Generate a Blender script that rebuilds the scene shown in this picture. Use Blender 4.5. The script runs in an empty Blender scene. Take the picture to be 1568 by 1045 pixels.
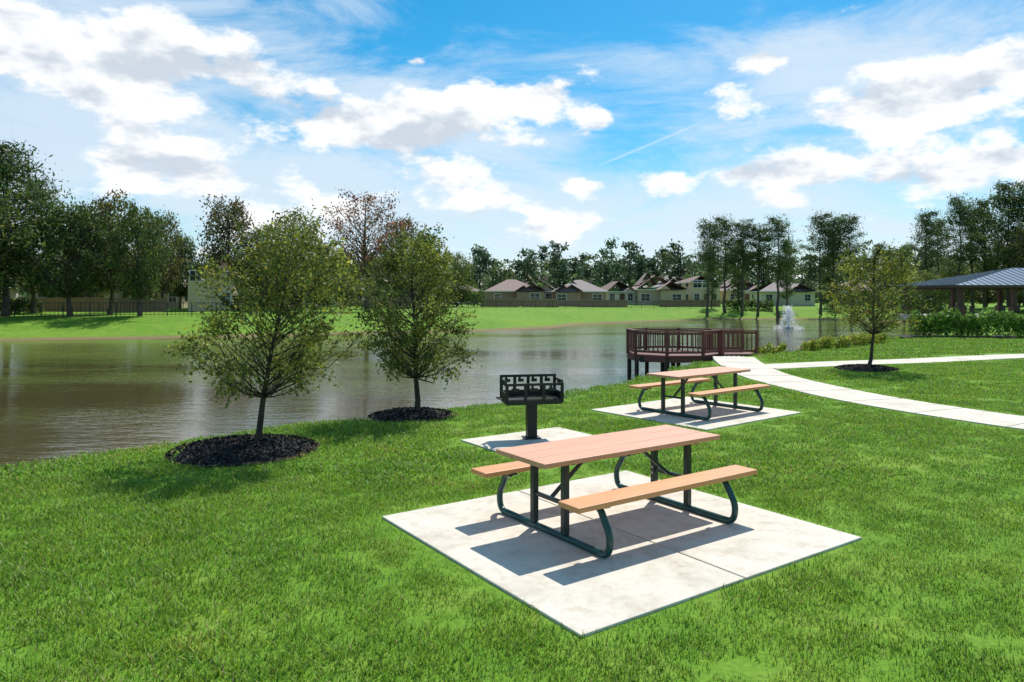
import bpy, math, random
import numpy as np
from mathutils import Vector, Matrix
random.seed(7)
RNG=np.random.default_rng(7)
S=bpy.context.scene
COL=S.collection

# ---------------------------------------------------------------- materials
def new_mat(name):
    m=bpy.data.materials.new(name); m.use_nodes=True
    nt=m.node_tree; nt.nodes.clear()
    out=nt.nodes.new('ShaderNodeOutputMaterial')
    return m,nt,out
def N(nt,t,**kw):
    n=nt.nodes.new(t)
    for k,v in kw.items():
        if k.startswith('i_'): n.inputs[k[2:].replace('_',' ')].default_value=v
        else: setattr(n,k,v)
    return n
def ramp(nt,fac,stops):
    r=nt.nodes.new('ShaderNodeValToRGB')
    el=r.color_ramp.elements
    while len(el)<len(stops): el.new(0.5)
    for e,(p,c) in zip(el,stops):
        e.position=p; e.color=(c[0],c[1],c[2],1)
    nt.links.new(fac,r.inputs[0]); return r
def noise_tex(nt,scale,detail=4,rough=.55,coord='Object',vec=None,stretch=None):
    if vec is None:
        tc=nt.nodes.new('ShaderNodeTexCoord'); vec=tc.outputs[coord]
    if stretch:
        mp=nt.nodes.new('ShaderNodeMapping'); mp.inputs['Scale'].default_value=stretch
        nt.links.new(vec,mp.inputs[0]); vec=mp.outputs[0]
    n=nt.nodes.new('ShaderNodeTexNoise'); n.inputs['Scale'].default_value=scale
    n.inputs['Detail'].default_value=detail; n.inputs['Roughness'].default_value=rough
    nt.links.new(vec,n.inputs['Vector']); return n
def simple(name,c1,c2,scale=8,rough=.6,bump=.1,bscale=None,metal=0,stretch=None,detail=5,spec=.5):
    m,nt,out=new_mat(name)
    n=noise_tex(nt,scale,detail,stretch=stretch)
    r=ramp(nt,n.outputs[0],[(.3,c1),(.7,c2)])
    p=N(nt,'ShaderNodeBsdfPrincipled'); p.inputs['Roughness'].default_value=rough
    p.inputs['Metallic'].default_value=metal; p.inputs['Specular IOR Level'].default_value=spec
    nt.links.new(r.outputs[0],p.inputs['Base Color'])
    if bump:
        n2=noise_tex(nt,bscale or scale*6,4,stretch=stretch)
        b=N(nt,'ShaderNodeBump'); b.inputs['Strength'].default_value=bump; b.inputs['Distance'].default_value=.01
        nt.links.new(n2.outputs[0],b.inputs['Height']); nt.links.new(b.outputs[0],p.inputs['Normal'])
    nt.links.new(p.outputs[0],out.inputs[0]); return m
def leafmat(name,transl=.35,rough=.5,worldnoise=False,spec=.3):
    m,nt,out=new_mat(name)
    at=N(nt,'ShaderNodeAttribute',attribute_name='Col')
    colo=at.outputs['Color']
    if worldnoise:
        g=N(nt,'ShaderNodeNewGeometry')
        n=noise_tex(nt,.8,4,.65,vec=g.outputs['Position'])
        r=ramp(nt,n.outputs[0],[(.3,(.74,.84,.8)),(.48,(1,1,1)),(.62,(1.2,1.05,1.1)),(.74,(1.75,1.14,1.6))])
        mx=N(nt,'ShaderNodeMix',data_type='RGBA',blend_type='MULTIPLY'); mx.inputs[0].default_value=1
        nt.links.new(colo,mx.inputs[6]); nt.links.new(r.outputs[0],mx.inputs[7]); colo=mx.outputs[2]
    p=N(nt,'ShaderNodeBsdfPrincipled'); p.inputs['Roughness'].default_value=rough; p.inputs['Specular IOR Level'].default_value=spec
    t=N(nt,'ShaderNodeBsdfTranslucent')
    mx2=N(nt,'ShaderNodeMixShader'); mx2.inputs[0].default_value=transl
    nt.links.new(colo,p.inputs['Base Color']); nt.links.new(colo,t.inputs['Color'])
    nt.links.new(p.outputs[0],mx2.inputs[1]); nt.links.new(t.outputs[0],mx2.inputs[2])
    nt.links.new(mx2.outputs[0],out.inputs[0]); return m

M={}
M['leaf']=leafmat('leaf_foliage',.46,.5,spec=.25)
M['blade']=leafmat('grass_blade',.42,.5,True)
M['bark']=simple('bark',(.030,.020,.016),(.085,.062,.048),14,.9,.6,40,stretch=(1,1,.25))
M['barkfar']=simple('bark_far',(.07,.05,.035),(.16,.12,.09),3,.9,0)
M['plank']=simple('composite_plank_terracotta',(.62,.29,.16),(.72,.37,.22),5,.5,.12,30,stretch=(.3,4,4))
M['plank2']=simple('composite_plank_cedar',(.64,.27,.10),(.74,.35,.15),5,.5,.12,30,stretch=(.3,4,4))
M['frame']=simple('green_powdercoat',(.006,.050,.046),(.012,.07,.064),20,.28,.03)
M['leg']=simple('black_green_steel',(.008,.022,.02),(.014,.03,.028),20,.35,.03)
M['bolt']=simple('galvanised',(.35,.35,.35),(.5,.5,.5),20,.35,0,metal=1)
M['black']=simple('black_steel',(.008,.008,.009),(.02,.018,.017),25,.5,.1)
M['mulch']=simple('mulch_dark',(.008,.008,.009),(.035,.03,.03),30,.95,.8,60)
M['chip']=leafmat('mulch_chip',0.0,.9)
M['dock']=simple('stained_timber',(.12,.036,.028),(.20,.07,.055),6,.7,.2,stretch=(.5,3,3))
M['pile']=simple('pile_timber',(.03,.022,.018),(.07,.05,.04),6,.8,.2)
M['roofmetal']=simple('standing_seam_metal',(.13,.18,.25),(.17,.22,.29),2,.38,0,metal=.2)
M['post']=simple('pavilion_post',(.07,.035,.025),(.11,.06,.04),8,.8,.2)
M['shingle']=simple('roof_shingle',(.25,.175,.145),(.36,.26,.22),3,.9,.3,stretch=(1,1,5))
M['shingle2']=simple('roof_shingle_grey',(.27,.22,.20),(.38,.32,.30),3,.9,.3,stretch=(1,1,5))
M['shingle3']=simple('roof_shingle_brown',(.17,.11,.09),(.26,.18,.15),3,.9,.3,stretch=(1,1,5))
M['brick']=simple('brick_brown',(.36,.21,.15),(.48,.31,.23),9,.9,.3)
M['brick2']=simple('brick_tan',(.52,.38,.27),(.62,.48,.36),9,.9,.3)
M['siding']=simple('siding_tan',(.66,.50,.32),(.74,.58,.39),4,.8,.1,stretch=(.2,.2,6))
M['siding2']=simple('siding_cream',(.70,.59,.47),(.78,.68,.56),4,.8,.1,stretch=(.2,.2,6))
M['trim']=simple('white_trim',(.76,.73,.69),(.8,.78,.75),3,.6,0)
M['glass']=simple('window_glass',(.02,.025,.03),(.05,.06,.07),1,.08,0)
M['door']=simple('door_paint',(.10,.04,.03),(.14,.06,.04),3,.5,0)
M['fencewood']=simple('fence_wood',(.26,.15,.10),(.40,.26,.18),3,.85,.2,stretch=(6,6,.5))
M['spray']=leafmat('water_spray',.5,.4)

def concrete():
    m,nt,out=new_mat('concrete')
    n=noise_tex(nt,1.6,8,.68); r=ramp(nt,n.outputs[0],[(.3,(.54,.48,.385)),(.5,(.67,.612,.515)),(.72,(.73,.68,.585))])
    n3=noise_tex(nt,7,6,.7); r3=ramp(nt,n3.outputs[0],[(.3,(.80,.75,.67)),(.5,(1,1,1)),(.8,(1.04,1.03,1))])
    mx=N(nt,'ShaderNodeMix',data_type='RGBA',blend_type='MULTIPLY'); mx.inputs[0].default_value=.9
    nt.links.new(r.outputs[0],mx.inputs[6]); nt.links.new(r3.outputs[0],mx.inputs[7])
    n2=noise_tex(nt,90,3,.6)
    b=N(nt,'ShaderNodeBump'); b.inputs['Strength'].default_value=.35; b.inputs['Distance'].default_value=.004
    nt.links.new(n2.outputs[0],b.inputs['Height'])
    p=N(nt,'ShaderNodeBsdfPrincipled'); p.inputs['Roughness'].default_value=.85
    nt.links.new(mx.outputs[2],p.inputs['Base Color']); nt.links.new(b.outputs[0],p.inputs['Normal'])
    nt.links.new(p.outputs[0],out.inputs[0]); return m
M['conc']=concrete()

def ground_mat():
    m,nt,out=new_mat('grass_ground')
    g=N(nt,'ShaderNodeNewGeometry'); pos=g.outputs['Position']
    big=noise_tex(nt,.12,4,.6,vec=pos); mid=noise_tex(nt,1.3,5,.65,vec=pos); fine=noise_tex(nt,22,4,.7,vec=pos)
    r1=ramp(nt,mid.outputs[0],[(.28,(.12,.25,.02)),(.5,(.155,.30,.026)),(.72,(.24,.35,.05))])
    r2=ramp(nt,big.outputs[0],[(.3,(.8,.88,.8)),(.5,(1,1,1)),(.7,(1.15,1.05,1.0))])
    r3=ramp(nt,fine.outputs[0],[(.3,(.45,.5,.45)),(.55,(1,1,1)),(.8,(1.35,1.25,1.25))])
    a=N(nt,'ShaderNodeMix',data_type='RGBA',blend_type='MULTIPLY'); a.inputs[0].default_value=1
    b=N(nt,'ShaderNodeMix',data_type='RGBA',blend_type='MULTIPLY'); b.inputs[0].default_value=.8
    nt.links.new(r1.outputs[0],a.inputs[6]); nt.links.new(r2.outputs[0],a.inputs[7])
    nt.links.new(a.outputs[2],b.inputs[6]); nt.links.new(r3.outputs[0],b.inputs[7])
    sep=N(nt,'ShaderNodeSeparateXYZ'); nt.links.new(pos,sep.inputs[0])
    mr=N(nt,'ShaderNodeMapRange'); mr.inputs[1].default_value=-.80; mr.inputs[2].default_value=-.95; nt.links.new(sep.outputs[2],mr.inputs[0])
    c=N(nt,'ShaderNodeMix',data_type='RGBA'); nt.links.new(mr.outputs[0],c.inputs[0]); nt.links.new(b.outputs[2],c.inputs[6]); c.inputs[7].default_value=(.22,.16,.08,1)
    p=N(nt,'ShaderNodeBsdfPrincipled'); p.inputs['Roughness'].default_value=.9; p.inputs['Specular IOR Level'].default_value=.15
    nt.links.new(c.outputs[2],p.inputs['Base Color'])
    n2=noise_tex(nt,30,4,.7,vec=pos); bp=N(nt,'ShaderNodeBump'); bp.inputs['Strength'].default_value=.5; bp.inputs['Distance'].default_value=.03
    nt.links.new(n2.outputs[0],bp.inputs['Height']); nt.links.new(bp.outputs[0],p.inputs['Normal'])
    nt.links.new(p.outputs[0],out.inputs[0]); return m
M['ground']=ground_mat()

def water_mat():
    m,nt,out=new_mat('pond_water')
    g=N(nt,'ShaderNodeNewGeometry'); pos=g.outputs['Position']
    n1=noise_tex(nt,1.9,4,.66,vec=pos,stretch=(.55,1.5,1)); n2=noise_tex(nt,.10,3,.6,vec=pos,stretch=(.5,1.4,1))
    mr=N(nt,'ShaderNodeMapRange'); mr.inputs[1].default_value=.38; mr.inputs[2].default_value=.64; mr.inputs[3].default_value=.25; mr.inputs[4].default_value=1.0
    nt.links.new(n2.outputs[0],mr.inputs[0])
    mul=N(nt,'ShaderNodeMath',operation='MULTIPLY'); nt.links.new(n1.outputs[0],mul.inputs[0]); nt.links.new(mr.outputs[0],mul.inputs[1])
    bp=N(nt,'ShaderNodeBump'); bp.inputs['Strength'].default_value=.5; bp.inputs['Distance'].default_value=.065
    nt.links.new(mul.outputs[0],bp.inputs['Height'])
    p=N(nt,'ShaderNodeBsdfPrincipled'); p.inputs['Base Color'].default_value=(.075,.064,.026,1)
    p.inputs['Roughness'].default_value=.05; p.inputs['IOR'].default_value=1.33
    nt.links.new(bp.outputs[0],p.inputs['Normal'])
    nt.links.new(p.outputs[0],out.inputs[0]); return m
M['water']=water_mat()

# ---------------------------------------------------------------- quad mesh builder
class MB:
    def __init__(s): s.v=[];s.f=[];s.m=[];s.c=[];s.n=0
    def add(s,v,f,mat=0,col=(1,1,1)):
        v=np.asarray(v,float); f=np.asarray(f,int)
        s.v.append(v); s.f.append(f+s.n); s.m.append(np.full(len(f),mat))
        c=np.asarray(col,float)
        if c.ndim==1: c=np.tile(c,(len(v),1))
        s.c.append(c); s.n+=len(v)
    def box(s,c,size,rot=0,mat=0,col=(1,1,1),M4=None):
        x,y,z=[k/2 for k in size]
        v=np.array([[-x,-y,-z],[x,-y,-z],[x,y,-z],[-x,y,-z],[-x,-y,z],[x,-y,z],[x,y,z],[-x,y,z]])
        if M4 is not None: v=v@np.array(M4.to_3x3()).T
        cr,sr=math.cos(rot),math.sin(rot)
        v=v@np.array([[cr,sr,0],[-sr,cr,0],[0,0,1]])+np.array(c)
        s.add(v,[[0,3,2,1],[4,5,6,7],[0,1,5,4],[1,2,6,5],[2,3,7,6],[3,0,4,7]],mat,col)
    def beam(s,a,b,w,h,mat=0):
        a=Vector(a);b=Vector(b);d=b-a;L=d.length
        q=d.to_track_quat('X','Z').to_matrix().to_4x4()
        s.box((a+b)/2,(L,w,h),0,mat,M4=q)
    def tube(s,path,rad,n=8,mat=0,col=(1,1,1),cap=True):
        P=np.asarray(path,float);k=len(P)
        R=np.full(k,rad) if np.isscalar(rad) else np.asarray(rad,float)
        T=np.gradient(P,axis=0); T/=np.linalg.norm(T,axis=1)[:,None]+1e-9
        ref=np.array([0,0,1.]) if abs(T[:,2]).mean()<.75 else np.array([1,0,0.])
        if abs(T@ref).max()>.97: ref=np.array([.577,.62,.53])
        A=np.cross(T,ref);A/=np.linalg.norm(A,axis=1)[:,None]+1e-9;B=np.cross(T,A)
        th=np.arange(n)*2*math.pi/n
        V=P[:,None]+R[:,None,None]*(A[:,None]*np.cos(th)[None,:,None]+B[:,None]*np.sin(th)[None,:,None])
        i=np.arange(k-1)[:,None]*n;j=np.arange(n)[None];j2=(j+1)%n
        F=np.stack([i+j,i+j2,i+n+j2,i+n+j],-1).reshape(-1,4)
        if cap and n==8:
            F=np.vstack([F]+[[[o+a for a in q]] for o in (0,(k-1)*n) for q in ((0,1,2,3),(0,3,4,7),(4,5,6,7))])
        s.add(V.reshape(-1,3),F,mat,col)
    def leaves(s,C,size,mat,cols,aspect=.5,rng=RNG,up=0):
        n=len(C); a=rng.normal(size=(n,3)); a/=np.linalg.norm(a,axis=1)[:,None]
        b=rng.normal(size=(n,3)); b-=a*(a*b).sum(1)[:,None]; b/=np.linalg.norm(b,axis=1)[:,None]
        l=(np.asarray(size)*np.ones(n))[:,None]*.5; w=l*aspect
        V=np.stack([C-a*l,C+b*w-a*l*.15,C+a*l,C-b*w-a*l*.15],1).reshape(-1,3)
        F=np.arange(n*4).reshape(-1,4)
        s.add(V,F,mat,np.repeat(cols,4,axis=0))
    def mesh(s,name,mats,smooth=False):
        V=np.vstack(s.v);F=np.vstack(s.f);Mi=np.concatenate(s.m);C=np.vstack(s.c)
        me=bpy.data.meshes.new(name)
        me.vertices.add(len(V)); me.vertices.foreach_set('co',V.ravel())
        me.loops.add(len(F)*4); me.loops.foreach_set('vertex_index',F.ravel().astype(np.int32))
        me.polygons.add(len(F)); me.polygons.foreach_set('loop_start',np.arange(0,len(F)*4,4,dtype=np.int32))
        for m in mats: me.materials.append(m)
        me.polygons.foreach_set('material_index',Mi.astype(np.int32))
        me.polygons.foreach_set('use_smooth',np.full(len(F),smooth))
        at=me.attributes.new('Col','FLOAT_COLOR','POINT')
        at.data.foreach_set('color',np.hstack([C,np.ones((len(C),1))]).ravel())
        me.update(calc_edges=True); me.validate(); return me
def obj(name,me,loc=(0,0,0),rot=0,scale=1,parent=None):
    o=bpy.data.objects.new(name,me); o.location=loc; o.rotation_euler=(0,0,rot)
    o.scale=(scale,)*3 if np.isscalar(scale) else scale
    if parent: o.parent=parent
    COL.objects.link(o); return o
def empty(name,loc,rot=0): 
    o=bpy.data.objects.new(name,None); o.location=loc;o.rotation_euler=(0,0,rot);o.empty_display_size=.3;COL.objects.link(o);return o
def part(name,parent,mb,mats,bevel=0,smooth=False):
    if not isinstance(mats,(list,tuple)): mats=[mats]
    o=obj(name,mb.mesh(name,mats,smooth),parent=parent)
    if bevel:
        b=o.modifiers.new('b','BEVEL'); b.width=bevel; b.segments=2; b.limit_method='ANGLE'
    return o
def smstep(a,b,x):
    t=np.clip((x-a)/(b-a),0,1); return t*t*(3-2*t)

# ---------------------------------------------------------------- terrain
LAKE=np.array([(-60,-22),(-30,-6),(-14,4.2),(-9.5,7.5),(-6.7,9.4),(-5.7,10.75),(-4.9,11.6),(-3.9,12.7),(-2.66,13.4),(-.87,14.8),(.3,15.9),(1.3,16.9),(2.9,19.0),(4.6,21.3),
 (6.2,24.2),(7.6,26.6),(9.4,28.1),(12,29.8),(15.1,32.6),(18.5,36),(21.3,39.6),(25.5,46),(34,61),(43,77),(49,90),(47,98),(39,103),(28.9,100.5),(18.2,92.6),(8.8,83.8),(4.4,73.3),(-2.7,66.4),(-14.3,61.8),(-24.6,56),(-37,51.8),(-60,46),(-110,40),(-130,0)],float)
def sdist(X,Y,poly=LAKE):
    P=np.stack([X,Y],-1); d=np.full(X.shape,1e9); ins=np.zeros(X.shape,bool)
    n=len(poly)
    for i in range(n):
        a=poly[i];b=poly[(i+1)%n];e=b-a
        t=np.clip(((P-a)@e)/(e@e),0,1)
        d=np.minimum(d,np.linalg.norm(P-a-t[...,None]*e,axis=-1))
        c=((a[1]>P[...,1])!=(b[1]>P[...,1]))
        with np.errstate(divide='ignore',invalid='ignore'):
            xi=(b[0]-a[0])*(P[...,1]-a[1])/(b[1]-a[1]+1e-12)+a[0]
        ins^=(c&(P[...,0]<xi))
    return np.where(ins,-d,d)
def height(X,Y):
    X=np.asarray(X,float);Y=np.asarray(Y,float)
    sd=sdist(X,Y)
    w=smstep(40,50,Y)
    near=np.where(sd<0,np.maximum(sd*.75,-2.5),0)-.10*np.exp(-(np.maximum(sd,0)/.5)**2)
    far=np.where(sd<0,-1+sd*.3,-1+1.45*smstep(-1,13,sd)-1.45*smstep(-1,13,0)+.35*smstep(10,45,sd))
    far=np.maximum(far,-2.5)
    z=near*(1-w)+far*w
    z=z+.8*smstep(40,58,Y)*smstep(26,40,X)*smstep(110,80,Y)*smstep(1,9,sd)
    z=z+.03*np.sin(X*.55+1)*np.sin(Y*.4)*(sd>.5)*smstep(10,16,np.hypot(X-1,Y-7))
    return z
def hz(x,y): return float(height(np.array([x]),np.array([y]))[0])
def axis(lo,hi,step,far,g=1.18):
    a=list(np.arange(lo,hi+step/2,step)); s=step;v=a[-1]
    while v<far: s*=g;v+=s;a.append(v)
    s=step;v=a[0];L=[]
    while v>-far: s*=g;v-=s;L.append(v)
    return np.array(L[::-1]+a)
xs=axis(-20,26,.3,1800,1.1);ys=axis(2,42,.3,1800,1.08)
X,Y=np.meshgrid(xs,ys);Z=height(X,Y)
mb=MB();nx,ny=len(xs),len(ys)
i=np.arange(ny-1)[:,None]*nx;j=np.arange(nx-1)[None]
mb.add(np.stack([X,Y,Z],-1).reshape(-1,3),np.stack([i+j,i+j+1,i+nx+j+1,i+nx+j],-1).reshape(-1,4))
obj('ground',mb.mesh('ground',[M['ground']],True))
mb=MB();mb.add([(-140,-40,-1),(60,-40,-1),(60,115,-1),(-140,115,-1)],[[0,1,2,3]])
obj('pond_water',mb.mesh('pond_water',[M['water']]))

# ---------------------------------------------------------------- paving
PA=math.radians(34.7)
pads=[]   # (cx,cy,ang,hu,hv)
def pad(name,cx,cy,ang,hu,hv,split=True,top=.022):
    e=empty(name,(cx,cy,0),ang); pads.append((cx,cy,ang,hu,hv))
    if split:
        for k,sx in enumerate((-1,1)):
            mb=MB();mb.box((sx*(hu/2+.004),0,(top-.10)/2),(hu-.008,2*hv,top+.10));part('slab_%d'%(k+1),e,mb,M['conc'],.008)
    else:
        mb=MB();mb.box((0,0,(top-.10)/2),(2*hu,2*hv,top+.10));part('slab',e,mb,M['conc'],.008)
    return e
pad('concrete_pad',.94,6.83,PA,1.66,1.53)
pad('concrete_pad',3.5,13.75,math.radians(38),1.45,1.35)
pad('concrete_pad',.35,11.0,PA,.95,.62,False)

def ribbon(name,pts,width,n=60,z=.02,joint=1.5):
    P=np.array(pts,float);k=len(P);t=np.linspace(0,k-1,n)
    Q=[]
    for u in t:
        i=min(int(u),k-2);f=u-i
        p0=P[max(i-1,0)];p1=P[i];p2=P[i+1];p3=P[min(i+2,k-1)]
        Q.append(.5*((2*p1)+(-p0+p2)*f+(2*p0-5*p1+4*p2-p3)*f*f+(-p0+3*p1-3*p2+p3)*f**3))
    Q=np.array(Q);T=np.gradient(Q,axis=0);T/=np.linalg.norm(T,axis=1)[:,None];Nn=np.stack([-T[:,1],T[:,0]],1)
    L=Q+Nn*width/2;R=Q-Nn*width/2
    zz=np.array([max(hz(a,b),-.15) for a,b in Q])+z
    mb=MB()
    V=np.vstack([np.c_[L,zz],np.c_[R,zz],np.c_[L,zz-.12],np.c_[R,zz-.12]])
    F=[]
    for i in range(n-1): F+=[[i,n+i,n+i+1,i+1],[2*n+i,i,i+1,2*n+i+1],[n+i,3*n+i,3*n+i+1,n+i+1]]
    mb.add(V,F)
    acc=0
    for i in range(1,n):
        acc+=np.linalg.norm(Q[i]-Q[i-1])
        if acc>joint:
            acc=0;c=Q[i];a=math.atan2(Nn[i][1],Nn[i][0])
            mb.box((c[0],c[1],zz[i]+.0015),(width-.02,.010,.003),a,1)
    obj(name,mb.mesh(name,[M['conc'],M['pile']]))
    return Q
PATH=ribbon('concrete_path',[(9.0,28.3),(8.2,26.6),(7.55,23.8),(7.15,20.3),(7.3,17.2),(7.8,14.9),(8.85,12.6),(10.4,10.6),(13,8.6),(18,6.5)],1.45,90)
PATH2=ribbon('concrete_path',[(7.9,22.6),(9.3,23.1),(11.3,23.9),(14,24.8),(18.7,26.4),(25,28.6),(34,31)],1.35,70,z=.014)
pathpts=[(PATH,.725),(PATH2,.675)]

# ---------------------------------------------------------------- mulch beds
mulches=[]
def mulch(cx,cy,r,h=.1,seed=0):
    rng=np.random.default_rng(seed);mulches.append((cx,cy,r))
    mb=MB();nr,na=9,40;V=[]
    for a in range(nr):
        for b in range(na):
            th=b*2*math.pi/na;rr=r*(a/(nr-1))*(1+.05*math.sin(3*th+seed)+.03*math.sin(7*th))
            V.append((rr*math.cos(th),rr*math.sin(th),h*(1-(a/(nr-1))**2.2)+rng.normal()*.008+(-.02 if a==nr-1 else .012)))
    F=[[a*na+b,a*na+(b+1)%na,(a+1)*na+(b+1)%na,(a+1)*na+b] for a in range(nr-1) for b in range(na)]
    mb.add(V,F)
    n=int(2600*r*r)
    rr=r*np.sqrt(rng.random(n))*1.04;th=rng.random(n)*6.283
    C=np.c_[rr*np.cos(th),rr*np.sin(th),h*(1-(rr/r/1.05)**2.2)+.02+rng.random(n)*.02]
    base=np.where(rng.random(n)[:,None]<.12,[[.17,.12,.08]],[[.028,.025,.026]])*(rng.random((n,1))*1.3+.35)
    mb.leaves(C,rng.uniform(.03,.08,n),1,base,.45,rng)
    m=n//6
    th=np.where(rng.random(m)<.5,rng.random(m)*6.283,rng.normal(size=m)*.5-.3);rr=r*(.97+.10*rng.random(m))
    C=np.c_[rr*np.cos(th),rr*np.sin(th),np.full(m,.035)]
    mb.leaves(C,rng.uniform(.03,.07,m),1,np.tile([[.34,.23,.13]],(m,1))*(rng.random((m,1))+.4),.4,rng)
    obj('mulch_bed',mb.mesh('mulch_bed',[M['mulch'],M['chip']]),(cx,cy,hz(cx,cy)))
mulch(-3.82,10.25,.98,.12,1); mulch(-1.85,13.35,.78,.10,2); mulch(10.7,21.7,.85,.1,3)

# ---------------------------------------------------------------- picnic tables
def rounded(pts,r,seg=7):
    out=[np.array(pts[0],float)]
    for a,b,c in zip(pts[:-2],pts[1:-1],pts[2:]):
        a,b,c=map(lambda q:np.array(q,float),(a,b,c))
        d1=(a-b);l1=np.linalg.norm(d1);d2=(c-b);l2=np.linalg.norm(d2);rr=min(r,l1*.48,l2*.48)
        p=b+d1/l1*rr;q=b+d2/l2*rr
        for t in np.linspace(0,1,seg): out.append((1-t)**2*p+2*t*(1-t)*b+t*t*q)
    out.append(np.array(pts[-1],float));return out
def picnic_table(cx,cy,ang,z0=.022,L=2.28):
    e=empty('picnic_table',(cx,cy,z0),ang)
    Ht=.755
    for k in range(3):
        mb=MB();mb.box((0,(k-1)*.252,Ht-.022),(L,.244,.044));part('tabletop_plank_%d'%(k+1),e,mb,M['plank'],.006)
    for nm,s in (('near',-1),('far',1)):
        mb=MB();mb.box((0,s*.69,.465),(L,.265,.045));part('bench_plank_'+nm,e,mb,M['plank2'],.006)
    for k,sx in enumerate((-1,1)):
        x=sx*.80
        prof=[(-.62,.428),(-.70,.40),(-.83,.19),(-.80,.030),(.80,.030),(.83,.19),(.70,.40),(.62,.428)]
        P=[(x,a,b) for a,b in prof]
        P=rounded(P,.14,9)
        mb=MB();mb.tube(P,.031,12,cap=False);part('tube_frame_%d'%(k+1),e,mb,M['frame'],smooth=True)
        mb=MB()
        for s in (-1,1): mb.box((x,s*.67,.434),(.06,.25,.015))
        part('bench_bracket_%d'%(k+1),e,mb,M['frame'],.003)
        mb=MB()
        for s in (-1,1): mb.box((x,s*.23,.385),(.058,.058,.66))
        mb.box((x,0,.715),(.05,.70,.034)); mb.box((x,0,.33),(.035,.40,.035))
        part('legs_%d'%(k+1),e,mb,M['leg'],.004)
        mb=MB()
        mb.beam((x-sx*.03,0,.335),(x-sx*.50,0,.695),.03,.03)
        mb.box((sx*.28,0,.716),(.06,.70,.03))
        part('diagonal_brace_%d'%(k+1),e,mb,M['leg'],.003)
        mb=MB()
        for s in (-1,1):
            for dz in (.30,.36): mb.box((x-sx*.031,s*.23,dz),(.008,.02,.02))
        part('bolts_%d'%(k+1),e,mb,M['bolt'])
picnic_table(1.0,7.06,PA)
picnic_table(3.60,13.75,math.radians(38),L=2.2)

# ---------------------------------------------------------------- park grill
g=empty('park_grill',(.30,11.1,.022),math.radians(12))
mb=MB();mb.box((0,0,.27),(.15,.15,.54));mb.box((0,0,.008),(.26,.26,.016));part('post',g,mb,M['black'],.006)
mb=MB();mb.box((0,0,.555),(.86,.44,.02));part('firebox_floor',g,mb,M['black'])
def slotted(mb,p0,p1,z0,z1,n,solid):
    p0=np.array(p0,float);p1=np.array(p1,float);L=np.linalg.norm(p1-p0);a=math.atan2(*(p1-p0)[::-1])
    c=(p0+p1)/2;t=.012
    mb.box((c[0],c[1],(z0+z0+solid)/2),(L,t,solid),a)
    mb.box((c[0],c[1],z1-.02),(L,t*.96,.04),a)
    for k in range(n+1):
        q=p0+(p1-p0)*k/n; mb.box((q[0],q[1],(z0+z1)/2),(.05,t*.9,z1-z0-.002),a)
    for k in range(n):
        q=p0+(p1-p0)*(k+.45)/n; zc=(z0+solid+z1)/2
        mb.box((q[0],q[1],zc+.03),(L/n*.42,t*.8,.05),a)
        mb.box((q[0]-.02,q[1],zc+.06),(.04,t*.7,z1-zc-.06),a)
mb=MB()
slotted(mb,(-.43,-.22),(.43,-.22),.565,.87,3,.05)
part('front_plate',g,mb,M['black'])
mb=MB();slotted(mb,(-.43,.22),(.43,.22),.60,.96,4,.12);part('back_plate',g,mb,M['black'])
mb=MB();slotted(mb,(-.436,-.21),(-.436,.21),.565,.91,1,.16);slotted(mb,(.436,-.21),(.436,.21),.565,.91,1,.16);part('side_plates',g,mb,M['black'])
mb=MB()
for k in range(26): mb.box((-.40+k*.032,0,.62),(.010,.40,.010))
mb.box((0,-.17,.61),(.84,.014,.014));mb.box((0,.17,.61),(.84,.014,.014))
for s in (-1,1): mb.tube([(s*.41,-.1,.63),(s*.54,-.1,.63),(s*.54,.06,.63),(s*.41,.06,.63)],.009,8)
part('cooking_grate',g,mb,M['black'])

# ---------------------------------------------------------------- dock
dk=empty('fishing_dock',(6.55,29.2,0),math.radians(4))
R=1.85;zd=-.08;rh=.95
oc=[(R*math.cos(math.radians(22.5+45*k)),R*.92*math.sin(math.radians(22.5+45*k))) for k in range(8)]
def octw(y):
    xs_=[]
    for k in range(8):
        a=oc[k];b=oc[(k+1)%8]
        if (a[1]-y)*(b[1]-y)<=0 and abs(a[1]-b[1])>1e-6: xs_.append(a[0]+(b[0]-a[0])*(y-a[1])/(b[1]-a[1]))
    return max(map(abs,xs_)) if xs_ else 0
mb=MB();y=-R*.92*.92
while y<R*.92*.92:
    w=octw(y)
    if w>0: mb.box((0,y,zd),(2*w,.135,.04))
    y+=.145
x=1.7
while x<3.4: mb.box((x+.08,-.2,zd-.003),(.135,1.5,.04));x+=.145
part('deck_boards',dk,mb,M['dock'])
mb=MB()
def railing(a,b,fascia=True):
    a=Vector((*a,0));b=Vector((*b,0));d=b-a;L=d.length;ang=math.atan2(d.y,d.x)
    m=(a+b)/2
    mb.box((m.x,m.y,zd+rh),(L+.08,.14,.04),ang);mb.box((m.x,m.y,zd+rh-.09),(L-.1,.04,.09),ang);mb.box((m.x,m.y,zd+.14),(L-.1,.04,.09),ang)
    if fascia: mb.box((m.x,m.y,zd-.13),(L+.05,.05,.24),ang)
    nb=max(2,int(L/.19))
    for k in range(1,nb):
        q=a+d*k/nb; mb.box((q.x,q.y,zd+.5),(.04,.035,.72),ang)
    nps=max(1,int(L/1.4))
    for k in range(nps+1):
        q=a+d*k/nps; mb.box((q.x,q.y,zd+.43),(.10,.10,.98),ang)
for k in range(8):
    if k==7: continue
    railing(oc[k],oc[(k+1)%8])
railing((1.75,-.85),(3.1,-.92));railing((1.75,.55),(3.1,.52))
part('railings',dk,mb,M['dock'])
mb=MB()
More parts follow.
